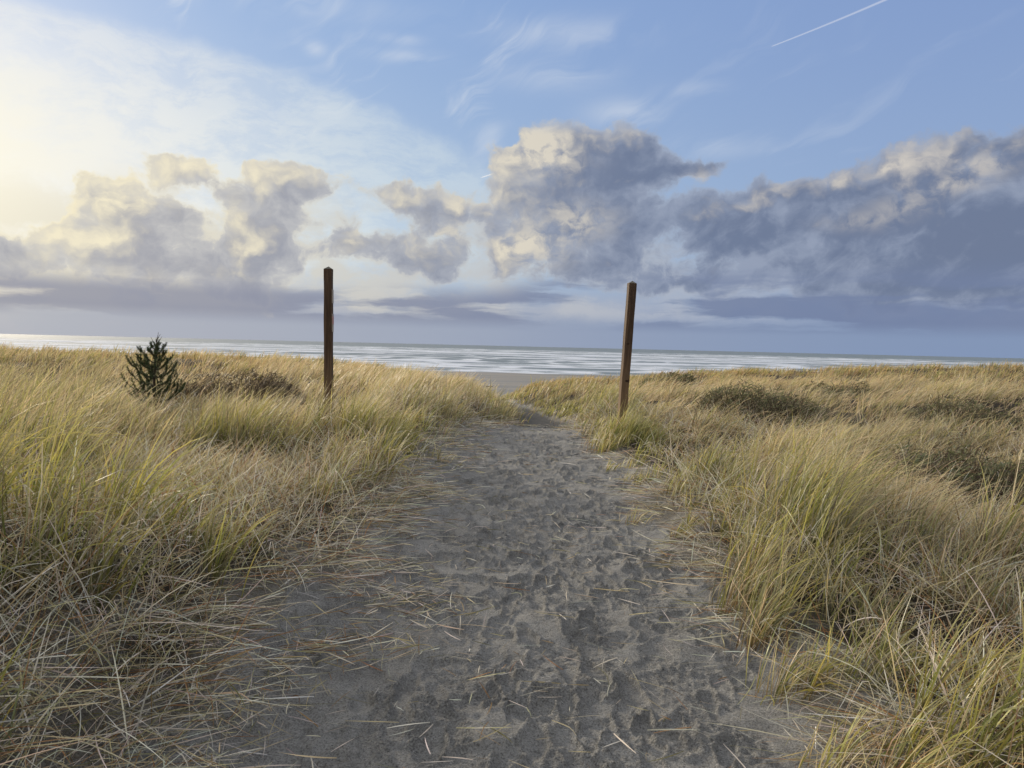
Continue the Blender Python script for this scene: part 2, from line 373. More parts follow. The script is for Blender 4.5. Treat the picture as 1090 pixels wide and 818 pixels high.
# footprints and kicked-up sand on the strip
def stamp_prints():
    n = 820
    yy = np.exp(rng.uniform(math.log(1.7), math.log(18.0), n*2)); keep = rng.random(n*2) < np.clip(yy/6, .35, 1); yy = yy[keep][:n]
    D = np.zeros_like(GZ); S = np.zeros_like(GZ)
    for Y in yy:
        W_ = float(path_w(Y)); X = float(path_c(Y)) + rng.normal(0, .55)*W_
        ang = rng.normal(0, .30) + (math.pi if rng.random() < .5 else 0)
        if rng.random() < .12: ang += rng.uniform(-1.5, 1.5)
        L_ = rng.uniform(.115, .155); B_ = L_*rng.uniform(.34, .40); dep = rng.uniform(.007, .025)
        sharp = rng.random()**.8
        i0, i1 = np.searchsorted(ys, [Y-.30, Y+.30]); j0, j1 = np.searchsorted(xs, [X-.30, X+.30])
        if i1-i0 < 2 or j1-j0 < 2: continue
        px = GX[i0:i1, j0:j1]-X; py = GY[i0:i1, j0:j1]-Y
        a_ = px*math.cos(ang)+py*math.sin(ang); b_ = -px*math.sin(ang)+py*math.cos(ang)
        tq = b_/L_                                                        # heel -1 .. toe +1; narrow waist
        bw = B_*(.86+.16*np.sin(tq*2.4+.5)+.10*np.cos(tq*5.0))
        nz = (fbm(px*9+X*91, py*9+Y*57, 5, 2, .5)-.5)*(.22+.45*(1-sharp))
        r = (np.abs(a_/bw)**2.4+np.abs(tq)**2.8)**(1/2.6) + nz
        wdt = .10+.28*(1-sharp)
        pit = 1-sstep(r, 1-wdt, 1+wdt*.6); rim = np.exp(-((r-1.22)/(.14+.1*(1-sharp)))**2)
        tilt = tq*rng.uniform(-.7, .5)
        lug = (.0030*np.sign(np.sin(b_/.0085))*np.clip(np.sin(b_/.0085)**2, 0, 1) if rng.random() < .4 else 0)*sharp
        fl = D[i0:i1, j0:j1]
        push = dep*(.35+.4*(tq < 0))*rim*(.25+1.1*vnoise(px*17, py*17+Y*13, 6))
        D[i0:i1, j0:j1] = fl*(1-.9*pit) - dep*(1+.5*tilt)*pit + lug*pit + push
        S[i0:i1, j0:j1] = np.maximum(S[i0:i1, j0:j1]*(1-.4*rim), pit*(.35+.65*sharp))
        churn_dark[i0:i1, j0:j1] = np.maximum(churn_dark[i0:i1, j0:j1]*(1-.9*pit), rim*rng.uniform(.1, .9))
    return D, S
on_strip = 1-sstep(edge(GX, GY), -.05, .55)
fineband = sstep(GY, 1.5, 1.8)*(1-sstep(GY, 15, 24))
D, S = stamp_prints()
patchy = sstep(fbm(GX*4.2+3, GY*3.2, 31, 4, .62), .45, .58)            # crumbled sand between the smooth crusts
swell = (fbm(GX*3.0, GY*3.0, 22, 3, .55)-.5)*.055
crumb = (fbm(GX*30, GY*30, 25, 4, .66)-.5)*.024 + np.clip(fbm(GX*38, GY*38, 27, 2, .6)-.60, 0, 1)*.06 + np.clip(fbm(GX*13+2, GY*13, 29, 3, .6)-.54, 0, 1)*.045
rough_ = np.clip(patchy*(1-S) + churn_dark*.5, 0, 1)
GZ = GZ + (D + swell + crumb*(.10+.62*rough_) - .010*patchy)*fineband*on_strip + (swell*.6+crumb*.35)*fineband*(1-on_strip)
churn_dark = np.clip(rough_*.75 + churn_dark*.35, 0, 1)*fineband*on_strip
churn_dark = np.maximum(churn_dark, sstep(GY, 15, 17)*(1-sstep(GY, 30, 40))*on_strip*1.6)  # also darkens the far strip of the path
gap_shade_cover = sstep(edge(GX, GY) + (fbm(GX*2.1, GY*2.1, 141, 3)-.5)*.9, .25, .75)*(1-sstep(GY, 85, 95))  # grass-covered ground that takes the painted gap shade

nr, ncol = GZ.shape
verts = np.stack([GX, GY, GZ], -1).reshape(-1, 3)
idx = np.arange(nr*ncol).reshape(nr, ncol)
quads = np.stack([idx[:-1, :-1], idx[:-1, 1:], idx[1:, 1:], idx[1:, :-1]], -1).reshape(-1, 4)
fc_x = .25*(GX[:-1, :-1]+GX[1:, 1:])*2; fc_y = .25*(GY[:-1, :-1]+GY[1:, 1:])*2
pm = ((edge(fc_x, fc_y) < .12+.35*(fbm(fc_x*1.3, fc_y*1.3, 44, 3)-.5)) & (fc_y > -10) & (fc_y < 62)).reshape(-1)
bm_ = ((fc_y >= 84)).reshape(-1) & ~pm

def raw_mesh(name, V, Q, mat, smooth=True, attrs=None, colors=None, parent=None, matidx=None):
    """V (n,3), Q (m,k) faces of k corners -> one mesh object"""
    me = bpy.data.meshes.new(name); k = Q.shape[1]
    me.vertices.add(len(V)); me.vertices.foreach_set('co', np.ascontiguousarray(V, np.float32).ravel())
    me.loops.add(Q.size); me.loops.foreach_set('vertex_index', np.ascontiguousarray(Q, np.int32).ravel())
    me.polygons.add(len(Q)); me.polygons.foreach_set('loop_start', np.arange(0, Q.size, k, dtype=np.int32))
    me.polygons.foreach_set('loop_total', np.full(len(Q), k, np.int32))
    if smooth: me.polygons.foreach_set('use_smooth', np.ones(len(Q), bool))
    for nm, arr in (attrs or {}).items():
        at = me.attributes.new(nm, 'FLOAT', 'POINT'); at.data.foreach_set('value', np.ascontiguousarray(arr, np.float32).ravel())
    if colors is not None:
        at = me.attributes.new('tone', 'FLOAT_COLOR', 'POINT')
        c4 = np.ones((len(V), 4), np.float32); c4[:, :3] = colors; at.data.foreach_set('color', c4.ravel())
    for mm in (mat if isinstance(mat, (list, tuple)) else [mat]): me.materials.append(mm)
    if matidx is not None: me.polygons.foreach_set('material_index', np.ascontiguousarray(matidx, np.int32))
    me.update(); me.validate(verbose=False)
    o = bpy.data.objects.new(name, me); COL.objects.link(o)
    if parent is not None: o.parent = parent
    return o
def subset(Q):
    u_, inv = np.unique(Q, return_inverse=True); return u_, inv.reshape(Q.shape)
def tag(o, label, cat=None, kind=None, group=None):
    o['label'] = label
    if cat: o['category'] = cat
    if kind: o['kind'] = kind
    if group: o['group'] = group
    return o
def empty(name, loc, rz=0.0):
    o = bpy.data.objects.new(name, None); COL.objects.link(o); o.location = loc; o.rotation_euler = (0, 0, rz); o.empty_display_size = .2
    return o

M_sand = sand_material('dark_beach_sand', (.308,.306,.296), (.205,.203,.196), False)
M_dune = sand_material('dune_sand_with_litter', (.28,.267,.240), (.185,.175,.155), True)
M_beach, t = material('wet_beach_sand')
c = objco(t)
n1 = t.noise(t.v('MULTIPLY', c, (.015, .12, 0)), 1.0, 5, .6, .5)
principled(t, t.mix(t.ss(n1, .40, .62), (.12,.115,.105), (.20,.185,.16)), t.m('ADD', .35, n1*.5), spec=.4)
cv = churn_dark.reshape(-1)
for nm, mask, mat, lab, cat in (
    ('sand_path', pm, M_sand, 'trodden dark grey sand path full of footprints between the grassy banks', 'path'),
    ('beach', bm_, M_beach, 'flat pale wet beach seen through the dip below the path', 'beach'),
    ('dune_ground', ~pm & ~bm_, M_dune, 'rolling dune sand under the beach grass', 'ground')):
    ui, Q = subset(quads[mask]); o = raw_mesh(nm, verts[ui], Q, mat, attrs={'churn_dark': cv[ui], 'mat': gap_shade_cover.reshape(-1)[ui]}); tag(o, lab, cat, 'structure')

# ------------------------------------------------------------------ sea with lines of surf
def sea():
    yy = [190.0]
    while yy[-1] < 2600: yy.append(yy[-1]*(1.0032 if yy[-1] < 900 else 1.008))
    yy = np.array(yy + [3200, 4500, 7000, 12000, 20000, 40000]); xx = np.concatenate([-np.geomspace(30000, 900, 16), np.linspace(-800, 800, 321), np.geomspace(900, 30000, 16)])
    X, Y = np.meshgrid(xx, yy)
    Yw = Y + (fbm(X*.004, Y*.004, 61, 3)-.5)*90 + (fbm(X*.02, Y*.01, 62, 2)-.5)*22
    near = 1-sstep(Y, 900, 2400)
    Z = np.zeros_like(X); foam = np.zeros_like(X)
    for k, (per, amp) in enumerate(((58, .55), (37, .30), (91, .35))):
        ph = (Yw+k*13)/per; fr = ph-np.floor(ph); row = np.floor(ph)
        lf = fbm(X*.010+row*7.7, row*3.1, 70+k, 3)
        on = sstep(lf, .36, .56)
        prof = np.where(fr < .22, sstep(fr, 0, .22), 1-sstep(fr, .22, .75))
        Z += amp*on*prof*near*sstep(Y, 205, 250)
        foam = np.maximum(foam, on*np.exp(-((fr-.22)/.10)**2)*near)
    streak_ = fbm(X*.095, Y*.050, 81, 5, .65)
    foam = np.maximum(foam*(.55+.9*fbm(X*.03, Y*.08, 83, 3)), sstep(streak_, .45, .66)*near*(.20+.62*(1-sstep(Y, 260, 900))))
    foam = np.maximum(foam, (1-sstep(Y, 234, 250))*.45)
    n_, m_ = X.shape; id_ = np.arange(n_*m_).reshape(n_, m_)
    Q = np.stack([id_[:-1, :-1], id_[:-1, 1:], id_[1:, 1:], id_[1:, :-1]], -1).reshape(-1, 4)
    V = np.stack([X, Y, Z+SEA_Z], -1).reshape(-1, 3)
    m, t = material('surf_water')
    c = objco(t)
    at = t.new('ShaderNodeAttribute'); at.attribute_name = 'foam'; fo = E(t, at.outputs['Fac'])
    n1 = t.noise(t.v('MULTIPLY', c, (.11, .06, 0)), 1.0, 6, .68, .6)
    n2 = t.noise(t.v('MULTIPLY', c, (.022, .016, 0)), 1.0, 5, .6, .4)
    ff = t.ss(fo*1.45 + (n1-.5)*.95 + (n2-.5)*.8, .30, 1.10)
    col = t.mix(ff, (.165,.205,.240), (.55,.59,.66))
    rip = t.noise(t.v('MULTIPLY', c, (.25, .9, 0)), 1.0, 4, .6)
    principled(t, col, t.m('ADD', .80, ff*.15), bump(t, rip, .5, .6), spec=.05)
    o = raw_mesh('sea', V, Q, m, attrs={'foam': foam.reshape(-1)}); tag(o, 'grey blue ocean with white lines of surf along the horizon', 'sea', 'structure')
sea()

# ------------------------------------------------------------------ grass blades
def blades(pos, head, lean, bend, length, width, nseg, ca, cb, cc, tipw=.12, wav=0.0, bpow=1.3, kink=0.0):
    """pos (n,3); head = compass of the lean; lean from vertical at the root, bend added up to the tip (radians).
    ca/cb/cc = root, middle and tip colours (n,3).  returns verts, quads, colours"""
    n = len(pos)
    t = np.linspace(0, 1, nseg+1)[None, :]
    th = lean[:, None] + bend[:, None]*t**bpow
    if kink:
        kp = rng.uniform(.25, .8, (n, 1)); ka = np.where(rng.random((n, 1)) < kink, rng.uniform(.5, 1.9, (n, 1)), 0)
        th = th + ka*sstep(t, kp-.08, kp+.10)
    hd = head[:, None] + wav*(rng.random((n, 1))-.5)*t*2
    dl = (length/nseg)[:, None]
    tx = np.sin(th)*np.cos(hd); ty = np.sin(th)*np.sin(hd); tz = np.cos(th)
    P = np.zeros((n, nseg+1, 3)); P[:, 0] = pos
    T = np.stack([tx, ty, tz], -1)
    P[:, 1:] = pos[:, None, :] + np.cumsum((T[:, :-1]+T[:, 1:])*.5*dl[..., None], 1)
    r = rng.normal(size=(n, 1, 3)); r /= np.linalg.norm(r, axis=-1, keepdims=True)
    Wv = np.cross(T, np.broadcast_to(r, T.shape)); Wv /= np.maximum(np.linalg.norm(Wv, axis=-1, keepdims=True), 1e-6)
    wp = np.where(t < .35, .65+.35*t/.35, 1-(1-tipw)*((t-.35)/.65)**1.6)
    h = .5*width[:, None]*wp
    V = np.stack([P-Wv*h[..., None], P+Wv*h[..., None]], 2)            # n, seg+1, 2, 3
    base = (np.arange(n)*(nseg+1)*2)[:, None]; s = np.arange(nseg)[None, :]*2
    Q = np.stack([base+s, base+s+1, base+s+3, base+s+2], -1).reshape(-1, 4)
    tm = t[..., None]
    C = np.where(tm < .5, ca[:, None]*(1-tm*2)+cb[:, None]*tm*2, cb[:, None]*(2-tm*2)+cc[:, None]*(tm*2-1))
    C = np.repeat(C[:, :, None, :], 2, 2)
    return V.reshape(-1, 3), Q, C.reshape(-1, 3)
class Sheaf:
    def __init__(s): s.V, s.Q, s.C, s.n = [], [], [], 0
    def add(s, vqc):
        V, Q, C = vqc; s.V.append(V.astype(np.float32)); s.Q.append((Q+s.n).astype(np.int32)); s.C.append(C.astype(np.float32)); s.n += len(V)
    def build(s, name, mat, parent=None):
        return raw_mesh(name, np.concatenate(s.V), np.concatenate(s.Q), mat, smooth=True, colors=np.concatenate(s.C), parent=parent)

def leaf_material(name, trans=.35, rough=.6, spec=.25):
    m, t = material(name)
    at = t.new('ShaderNodeAttribute'); at.attribute_name = 'tone'
    p = t.new('ShaderNodeBsdfPrincipled'); t.l.new(at.outputs['Color'], p.inputs['Base Color'])
    p.inputs['Roughness'].default_value = rough; p.inputs['Specular IOR Level'].default_value = spec
    tr = t.new('ShaderNodeBsdfTranslucent'); t.put(tr.inputs['Color'], t.mix(1.0, E(t, at.outputs['Color']), (1.22,1.17,1.0), 'MULTIPLY'))
    mx = t.new('ShaderNodeMixShader'); mx.inputs[0].default_value = trans
    o = t.new('ShaderNodeOutputMaterial')
    t.l.new(p.outputs[0], mx.inputs[1]); t.l.new(tr.outputs[0], mx.inputs[2]); t.l.new(mx.outputs[0], o.inputs[0])
    return m
M_grass = leaf_material('beach_grass', .36, .48, .45)
M_straw = leaf_material('dead_straw', .15, .75, .08)

def tint(c, n, amt=.18):
    c = np.asarray(c, float); c = np.broadcast_to(c, (n, 3)) if c.ndim == 1 else c
    return np.clip(c*(1+rng.normal(0, amt, (n, 1)))*(1+rng.normal(0, .05, (n, 3))), .01, .8)
GREEN = np.array((.165,.185,.045)); LIME = np.array((.35,.33,.085)); OLIVE = np.array((.17,.165,.075))
STRAW = np.array((.57,.49,.30)); TAN = np.array((.50,.40,.235)); GOLD = np.array((.46,.335,.15)); ASH = np.array((.58,.54,.46)); RUST = np.array((.22,.13,.065))

SHRUBS = [  # x, y, rx, ry, h
 (-6.2,17.2,1.55,1.0,.95), (-9.9,17.8,1.7,.9,.55), (5.35,16.5,1.5,1.0,.85), (5.6,9.3,1.25,.8,.62), (6.75,34,1.4,1.0,.75), (10.2,17.5,1.5,.8,.62), (10.6,25,1.3,.9,.58)]
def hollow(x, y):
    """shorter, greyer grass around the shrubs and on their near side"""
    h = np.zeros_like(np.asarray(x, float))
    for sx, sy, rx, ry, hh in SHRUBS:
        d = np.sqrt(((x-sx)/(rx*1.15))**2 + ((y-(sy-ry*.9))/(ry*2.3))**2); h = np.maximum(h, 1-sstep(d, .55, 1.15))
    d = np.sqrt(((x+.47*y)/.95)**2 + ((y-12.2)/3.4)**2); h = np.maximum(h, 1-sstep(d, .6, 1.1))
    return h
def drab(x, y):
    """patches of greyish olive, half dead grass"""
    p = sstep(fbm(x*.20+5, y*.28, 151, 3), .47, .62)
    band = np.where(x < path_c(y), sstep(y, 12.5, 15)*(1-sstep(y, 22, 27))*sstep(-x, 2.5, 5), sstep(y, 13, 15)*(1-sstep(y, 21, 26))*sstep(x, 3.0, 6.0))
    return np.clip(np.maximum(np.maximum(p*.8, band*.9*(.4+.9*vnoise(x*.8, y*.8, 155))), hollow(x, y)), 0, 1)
WIND = 0.12                                                       # compass of the lean: downwind is to the right
def greenness(x, y):
    e = edge(x, y); right = x > path_c(y)
    g = sstep(fbm(x*.5, y*.5, 91, 3), .46, .62)
    rim = np.exp(-((e-.75)/.65)**2)
    gr = np.where(right, .20*g + .80*rim, .75*g*(1-sstep(y, 9, 16)) + .30*rim + .18*g + .75*(1-sstep(y, 4, 8)))
    return np.clip(gr*(1-.55*sstep(y, 22, 45)), 0, 1)
def presence(x, y):
    """how much of the ground carries living tussocks"""
    e = edge(x, y); left = x < path_c(y)
    nz = (fbm(x*1.6, y*1.6, 95, 3)-.5)
    start = np.where(left, np.interp(y, [0, 3, 5, 8, 12, 16, 30], [.58, .56, .46, .16, .0, .0, .0]), np.interp(y, [0, 3, 5, 8, 12, 16], [.02, -.04, -.06, -.04, -.02, .0]))
    return sstep(e+nz*.7, start-.1, start+.45)

def sector(n, r0, r1, half):
    r = np.sqrt(rng.uniform(r0*r0, r1*r1, n)); a = rng.uniform(-half, half, n)
    return r*np.sin(a), r*np.cos(a)

side = {-1: Sheaf(), 1: Sheaf()}
def put(x, y, maker):
    for s in (-1, 1):
        k = (x < path_c(y)) if s < 0 else (x >= path_c(y))
        if k.any(): maker(side[s], x[k], y[k])

def living(dens, nb, r0, r1, width, nseg, spread, hscale=1.0, spots=None):
    half = rad(56); n = int(half*(r1*r1-r0*r0)*dens)
    x, y = sector(n, r0, r1, half)
    if spots is not None: x, y = spots; n = len(x)
    keep = rng.random(n) < presence(x, y); x, y = x[keep], y[keep]
    keep = (y < 92) & ((spots is not None) | (rng.random(len(x)) < .45+.75*mound(x, y))); x, y = x[keep], y[keep]
    def mk(sh, x, y):
        n = len(x); g = greenness(x, y)
        vig = .75+.5*fbm(x*.7, y*.7, 99, 2)+rng.normal(0, .12, n)
        gt = np.clip(g + rng.normal(0, .22, n), 0, 1)
        hz_ = fbm(x*.23, y*.23, 120, 2); wdir = (fbm(x*.45, y*.45, 121, 2)-.5)*1.6
        right = (x > path_c(y)); vig = vig*(.72+.56*hz_)*(.55+.75*mound(x, y)); vig = vig*(1+.45*np.exp(-((np.abs(x+.5)-2.4)**2+(y-11.9)**2)/.8)); tall = np.where(right, .66, .60)*vig*hscale
        e = np.clip(edge(x, y), 0, 3); tall = tall*np.clip(.55+.45*e/.8, .5, 1)*(1-.42*hollow(x, y)); db = drab(x, y); tall = tall*(1-.20*sstep(y, 6, 13))*np.where(right, 1-.12*sstep(y, 3, 6), 1-.16*(1-sstep(y, 4.5, 7)))
        wind = np.where(right, .72, .45)
        k = np.repeat(np.arange(n), nb); m = len(k)
        ang = rng.uniform(0, 2*np.pi, m); rr = np.abs(rng.normal(0, spread, m))
        ox, oy = rr*np.cos(ang), rr*np.sin(ang)
        px, py = x[k]+ox, y[k]+oy
        pos = np.stack([px, py, height(px, py)-.02], -1)
        kind = rng.random(m)
        isg = kind < gt[k]*.92+.08
        L = tall[k]*rng.uniform(.55, 1.15, m)*np.where(isg, 1.0, .95)
        # outward splay plus wind
        sp = rng.uniform(.05, .62, m)
        vx = np.cos(ang)*sp + wind[k]*np.cos(WIND)*rng.uniform(.5, 1.4, m); vy = np.sin(ang)*sp + wind[k]*np.sin(WIND)*rng.uniform(.2, 1.4, m)
        head = np.arctan2(vy, vx)+wdir[k]; mag = np.hypot(vx, vy)
        lean = .25*mag + np.abs(rng.normal(0, .06, m)); bend = mag*rng.uniform(.6, 1.5, m) + np.where(rng.random(m) < .16, rng.uniform(.5, 1.4, m), 0)
        far = sstep(py, 18, 55)[:, None]
        dry_c = np.where((rng.random(m) < .40)[:, None], TAN, STRAW)*(1-far)+GOLD*far
        cb = np.where(isg[:, None], np.where((rng.random(m) < .55)[:, None], LIME, GREEN), dry_c)
        olive = (rng.random(m) < .13)[:, None]; cb = np.where(olive & ~isg[:, None], OLIVE*1.25, cb)
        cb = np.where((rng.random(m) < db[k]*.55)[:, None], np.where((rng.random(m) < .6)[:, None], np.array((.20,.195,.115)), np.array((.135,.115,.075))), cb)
        cb = tint(cb, m, .22)
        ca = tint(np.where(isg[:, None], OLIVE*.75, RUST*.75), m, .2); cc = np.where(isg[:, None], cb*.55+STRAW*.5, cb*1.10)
        wd = width*rng.uniform(.6, 1.25, m)*np.where(isg, 1.15, .72)
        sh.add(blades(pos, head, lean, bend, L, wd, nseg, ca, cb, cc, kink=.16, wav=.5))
    put(x, y, mk)
living(19, 46, .8, 4.6, .0066, 7, .065)
living(15, 38, 4.6, 9, .0068, 6, .085)
_k = 46; living(0, 30, 9, 18, .0085, 4, .12, 1.3, (1.78+rng.normal(0, .32, _k), 11.85+rng.normal(0, .20, _k)))
_k = 16; living(0, 30, 9, 18, .0085, 4, .12, 1.1, (-2.95+rng.normal(0, .35, _k), 11.85+rng.normal(0, .20, _k)))
living(11.0, 30, 9, 18, .0085, 4, .12)
living(4.2, 24, 18, 34, .017, 3, .20)
living(1.5, 22, 34, 62, .034, 3, .38)
living(.8, 20, 62, 105, .055, 2, .55)

def plumes(dens, r0, r1, width, nseg):
    """fine dry flowering stems that give the fields their soft pale top"""
    half = rad(56); n = int(half*(r1*r1-r0*r0)*dens)
    x, y = sector(n, r0, r1, half)
    pr = presence(x, y)*sstep(edge(x, y), .5, 1.6)*(.25+.75*sstep(fbm(x*.35, y*.35, 101, 3), .38, .58))
    pr *= np.where(x > path_c(y), 1, sstep(y, 3.5, 7.5))
    pr = pr*(1-.8*drab(x, y))
    keep = rng.random(n) < pr; x, y = x[keep], y[keep]
    def mk(sh, x, y):
        m = len(x); pos = np.stack([x, y, height(x, y)-.02], -1)
        head = WIND + rng.normal(0, .5, m); rt = x > path_c(y)
        lean = rng.uniform(.15, .5, m)+.1*rt; bend = rng.uniform(.35, 1.05, m)+.3*rt
        L = rng.uniform(.45, .78, m)*(.70+.45*mound(x, y))
        far = sstep(y, 20, 50)[:, None]
        cb = tint(TAN*(1-far)+GOLD*far, m, .18); cc = tint(np.array((.60,.52,.37))*(1-far)+GOLD*1.1*far, m, .15)
        sh.add(blades(pos, head, lean, bend, L, width*rng.uniform(.7, 1.3, m), nseg, cb*.7, cb, cc, tipw=.5))
    put(x, y, mk)
plumes(330, 2.5, 8, .0031, 6)
plumes(190, 8, 18, .0052, 5)
plumes(60, 18, 38, .012, 3)

# dead straw lying about the tussocks and on the bare slope
litter = Sheaf()
def straws(dens, r0, r1, width, nseg, sheafs):
    half = rad(56); n = int(half*(r1*r1-r0*r0)*dens)
    x, y = sector(n, r0, r1, half); e = edge(x, y); left = x < path_c(y)
    nz = fbm(x*1.7, y*1.7, 111, 3)
    pr = np.where(left, sstep(e+(nz-.5)*1.3, -.65, .30), sstep(e+(nz-.5)*.9, -.20, .40)*.8)
    pr = pr*(.42+.58*sstep(nz, .34, .54)) + .030
    keep = rng.random(n) < pr; x, y = x[keep], y[keep]; e = e[keep]; left = left[keep]
    m = len(x); onsand = e < .35
    up = sstep(e, .2, .8)
    lean = np.where(rng.random(m) < .22+.62*up, rng.uniform(.15, 1.3, m), rng.uniform(1.38, 1.55, m))
    lean = np.where(e < .1, rng.uniform(1.42, 1.56, m), lean)
    bend = np.where(e < .1, rng.uniform(-.05, .12, m), rng.uniform(.0, .75, m)*np.clip(1.75-lean, .15, 1))
    head = np.where(rng.random(m) < .35, np.where(left, -1.0, 3.7)+rng.normal(0, .9, m), rng.uniform(0, 2*np.pi, m))
    L = rng.uniform(.10, .48, m)*np.where(e < .0, .50, 1)
    pos = np.stack([x, y, height(x, y)+np.where(e < .5, rng.uniform(.010, .030, m), rng.uniform(0, .12, m)*up)], -1)
    pick = rng.random((m, 1))
    cb = tint(np.where(pick < .55, ASH, np.where(pick < .85, STRAW*.85, RUST*1.3)), m, .25)
    g = (rng.random((m, 1)) < .06)
    cb = np.where(g, OLIVE, cb)
    litter.add(blades(pos, head, lean, bend, L, width*rng.uniform(.55, 1.35, m), nseg, cb*.8, cb, cb*1.05, tipw=.25, wav=.35, kink=.12))
straws(1900, .9, 4.2, .0044, 6, None)
straws(900, 4.2, 8.5, .0050, 5, None)
straws(240, 8.5, 18, .0078, 3, None)

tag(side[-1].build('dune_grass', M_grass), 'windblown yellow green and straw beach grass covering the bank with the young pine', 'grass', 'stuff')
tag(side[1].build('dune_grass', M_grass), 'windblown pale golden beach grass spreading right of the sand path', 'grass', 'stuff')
tag(litter.build('straw_litter', M_straw), 'broken grey dead straws strewn over the sandy path edges', 'straw', 'stuff')
print('GRASS VERTS', side[-1].n, side[1].n, litter.n)

# ------------------------------------------------------------------ posts
M_wood, t = material('stained_post_timber')
c = objco(t)
g1 = t.noise(t.v('MULTIPLY', c, (26, 26, 1.4)), 1.0, 6, .65, 1.2); g2 = t.noise(t.v('MULTIPLY', c, (120, 120, 5)), 1.0, 4, .6)
z_ = t.sep(c)[2]
wd = t.mix(t.ss(g1, .34, .68), (.046,.028,.018), (.105,.064,.039))
wd = t.mix(t.ss(z_ + (g1-.5)*.5, 1.5, .4)*.7, wd, t.mix(g1, (.11,.068,.037), (.25,.165,.092)))
wd = t.mix(t.ss(g2, .60, .72)*.6, wd, (.022,.012,.008))
kn = t.voro(t.v('MULTIPLY', c, (5.5, 5.5, 2.6)), 1.0)
wd = t.mix(t.ss(kn, .17, .07)*.85, wd, (.018,.010,.007))
principled(t, wd, .82, bump(t, g1*.6+g2*.4, .006, .8), spec=.2)
M_cap, t = material('weathered_end_grain')
c = objco(t); g1 = t.noise(t.v('MULTIPLY', c, (60, 60, 20)), 1.0, 5, .65)
principled(t, t.mix(g1, (.07,.062,.05), (.19,.18,.155)), .9, bump(t, g1, .004), spec=.2)
M_knot, t = material('dark_knot'); c = objco(t); g1 = t.noise(c, 70, 4, .6)
principled(t, t.mix(g1, (.012,.007,.005), (.045,.024,.014)), .8, bump(t, g1, .004), spec=.2)
M_plate, t = material('faded_painted_plate')
c = objco(t); g1 = t.noise(c, 30, 4, .6)
principled(t, t.mix(g1, (.20,.165,.13), (.31,.26,.21)), .5, spec=.4)
M_platered, t = material('faded_red_print'); c = objco(t); g1 = t.noise(c, 30, 4, .6)
principled(t, t.mix(g1, (.30,.12,.11), (.42,.22,.19)), .5, spec=.4)
M_screw, t = material('galvanised_screw'); c = objco(t); g1 = t.noise(c, 300, 3, .6)
principled(t, t.mix(g1, (.22,.22,.22), (.34,.34,.33)), .45, Metallic=.9)

def post_shaft(name, parent, hgt, w, seed, capfrac):
    """square sawn post: slightly uneven arrises, edges eased, four-sided pointed top"""
    r = np.random.default_rng(seed); ch = .006; ring = []
    for sx, sy in ((-1,-1),(1,-1),(1,1),(-1,1)):
        a = (sx*(w/2), sy*(w/2-ch)); b = (sx*(w/2-ch), sy*(w/2))
        ring += [a, b] if (sx*sy > 0) else [b, a]
    zs = np.linspace(-.55, hgt, 26); V = []; Q = []
    ph = r.uniform(0, 6, 8)
    for i, z in enumerate(zs):
        for k, (x, y) in enumerate(ring):
            j = .0016*math.sin(z*7+ph[k])+r.normal(0, .0006); nk = 1
            V.append((x*(1+j/w*2)*nk, y*(1+j/w*2)*nk, z))
    n = 8; mi = []
    for i in range(len(zs)-1):
        for k in range(n): Q.append((i*n+k, i*n+(k+1) % n, (i+1)*n+(k+1) % n, (i+1)*n+k)); mi.append(0)
    b0 = (len(zs)-1)*n; top = len(V); V.append((.004, -.003, hgt+w*capfrac)); V.append((0, 0, -.55))
    tri = [(b0+k, b0+(k+1) % n, top) for k in range(n)]+[((k+1) % n, k, top+1) for k in range(n)]
    me = bpy.data.meshes.new(name); me.from_pydata(V, [], Q+tri)
    me.materials.append(M_wood); me.materials.append(M_cap)
    for i, p in enumerate(me.polygons): p.material_index = 1 if i >= len(Q) and i < len(Q)+n else 0
    o = bpy.data.objects.new(name, me); COL.objects.link(o); o.parent = parent; return o
def boxes(name, parent, items, mat):
    """items: (centre, half sizes); edges eased with a bevel"""
    V, Q = [], []
    for (cx, cy_, cz), (hx, hy, hz) in items:
        b = len(V)
        for sx in (-1, 1):
            for sy in (-1, 1):
                for sz in (-1, 1): V.append((cx+sx*hx, cy_+sy*hy, cz+sz*hz))
        Q += [tuple(b+i for i in q) for q in ((0,1,3,2),(4,6,7,5),(0,4,5,1),(2,3,7,6),(0,2,6,4),(1,5,7,3))]
    me = bpy.data.meshes.new(name); me.from_pydata(V, [], Q); me.materials.append(mat)
    o = bpy.data.objects.new(name, me); COL.objects.link(o); o.parent = parent
    bv = o.modifiers.new('bevel', 'BEVEL'); bv.width = min(min(h) for _, h in items)*.4; bv.segments = 2
    return o
def disc(name, parent, c, axis, r, dep, mat, squash=1.0):
    """short domed stud on a face; axis 'x+', 'x-' or 'y-'"""
    V, Q = [], []; n = 14
    for k_, (rr, d) in enumerate(((1, 0), (1, dep*.6), (.7, dep))):
        for i in range(n):
            a_ = 2*math.pi*i/n; u_, v_ = r*rr*math.cos(a_), r*rr*squash*math.sin(a_)
            V.append({'x+': (d, u_, v_), 'x-': (-d, u_, v_), 'y-': (u_, -d, v_)}[axis])
    for k_ in range(2):
        for i in range(n): Q.append((k_*n+i, k_*n+(i+1) % n, (k_+1)*n+(i+1) % n, (k_+1)*n+i))
    Q.append(tuple(range(2*n, 3*n)))
    V = [tuple(np.add(p, c)) for p in V]
    me = bpy.data.meshes.new(name); me.from_pydata(V, [], Q); me.materials.append(mat)
    o = bpy.data.objects.new(name, me); COL.objects.link(o); o.parent = parent; return o

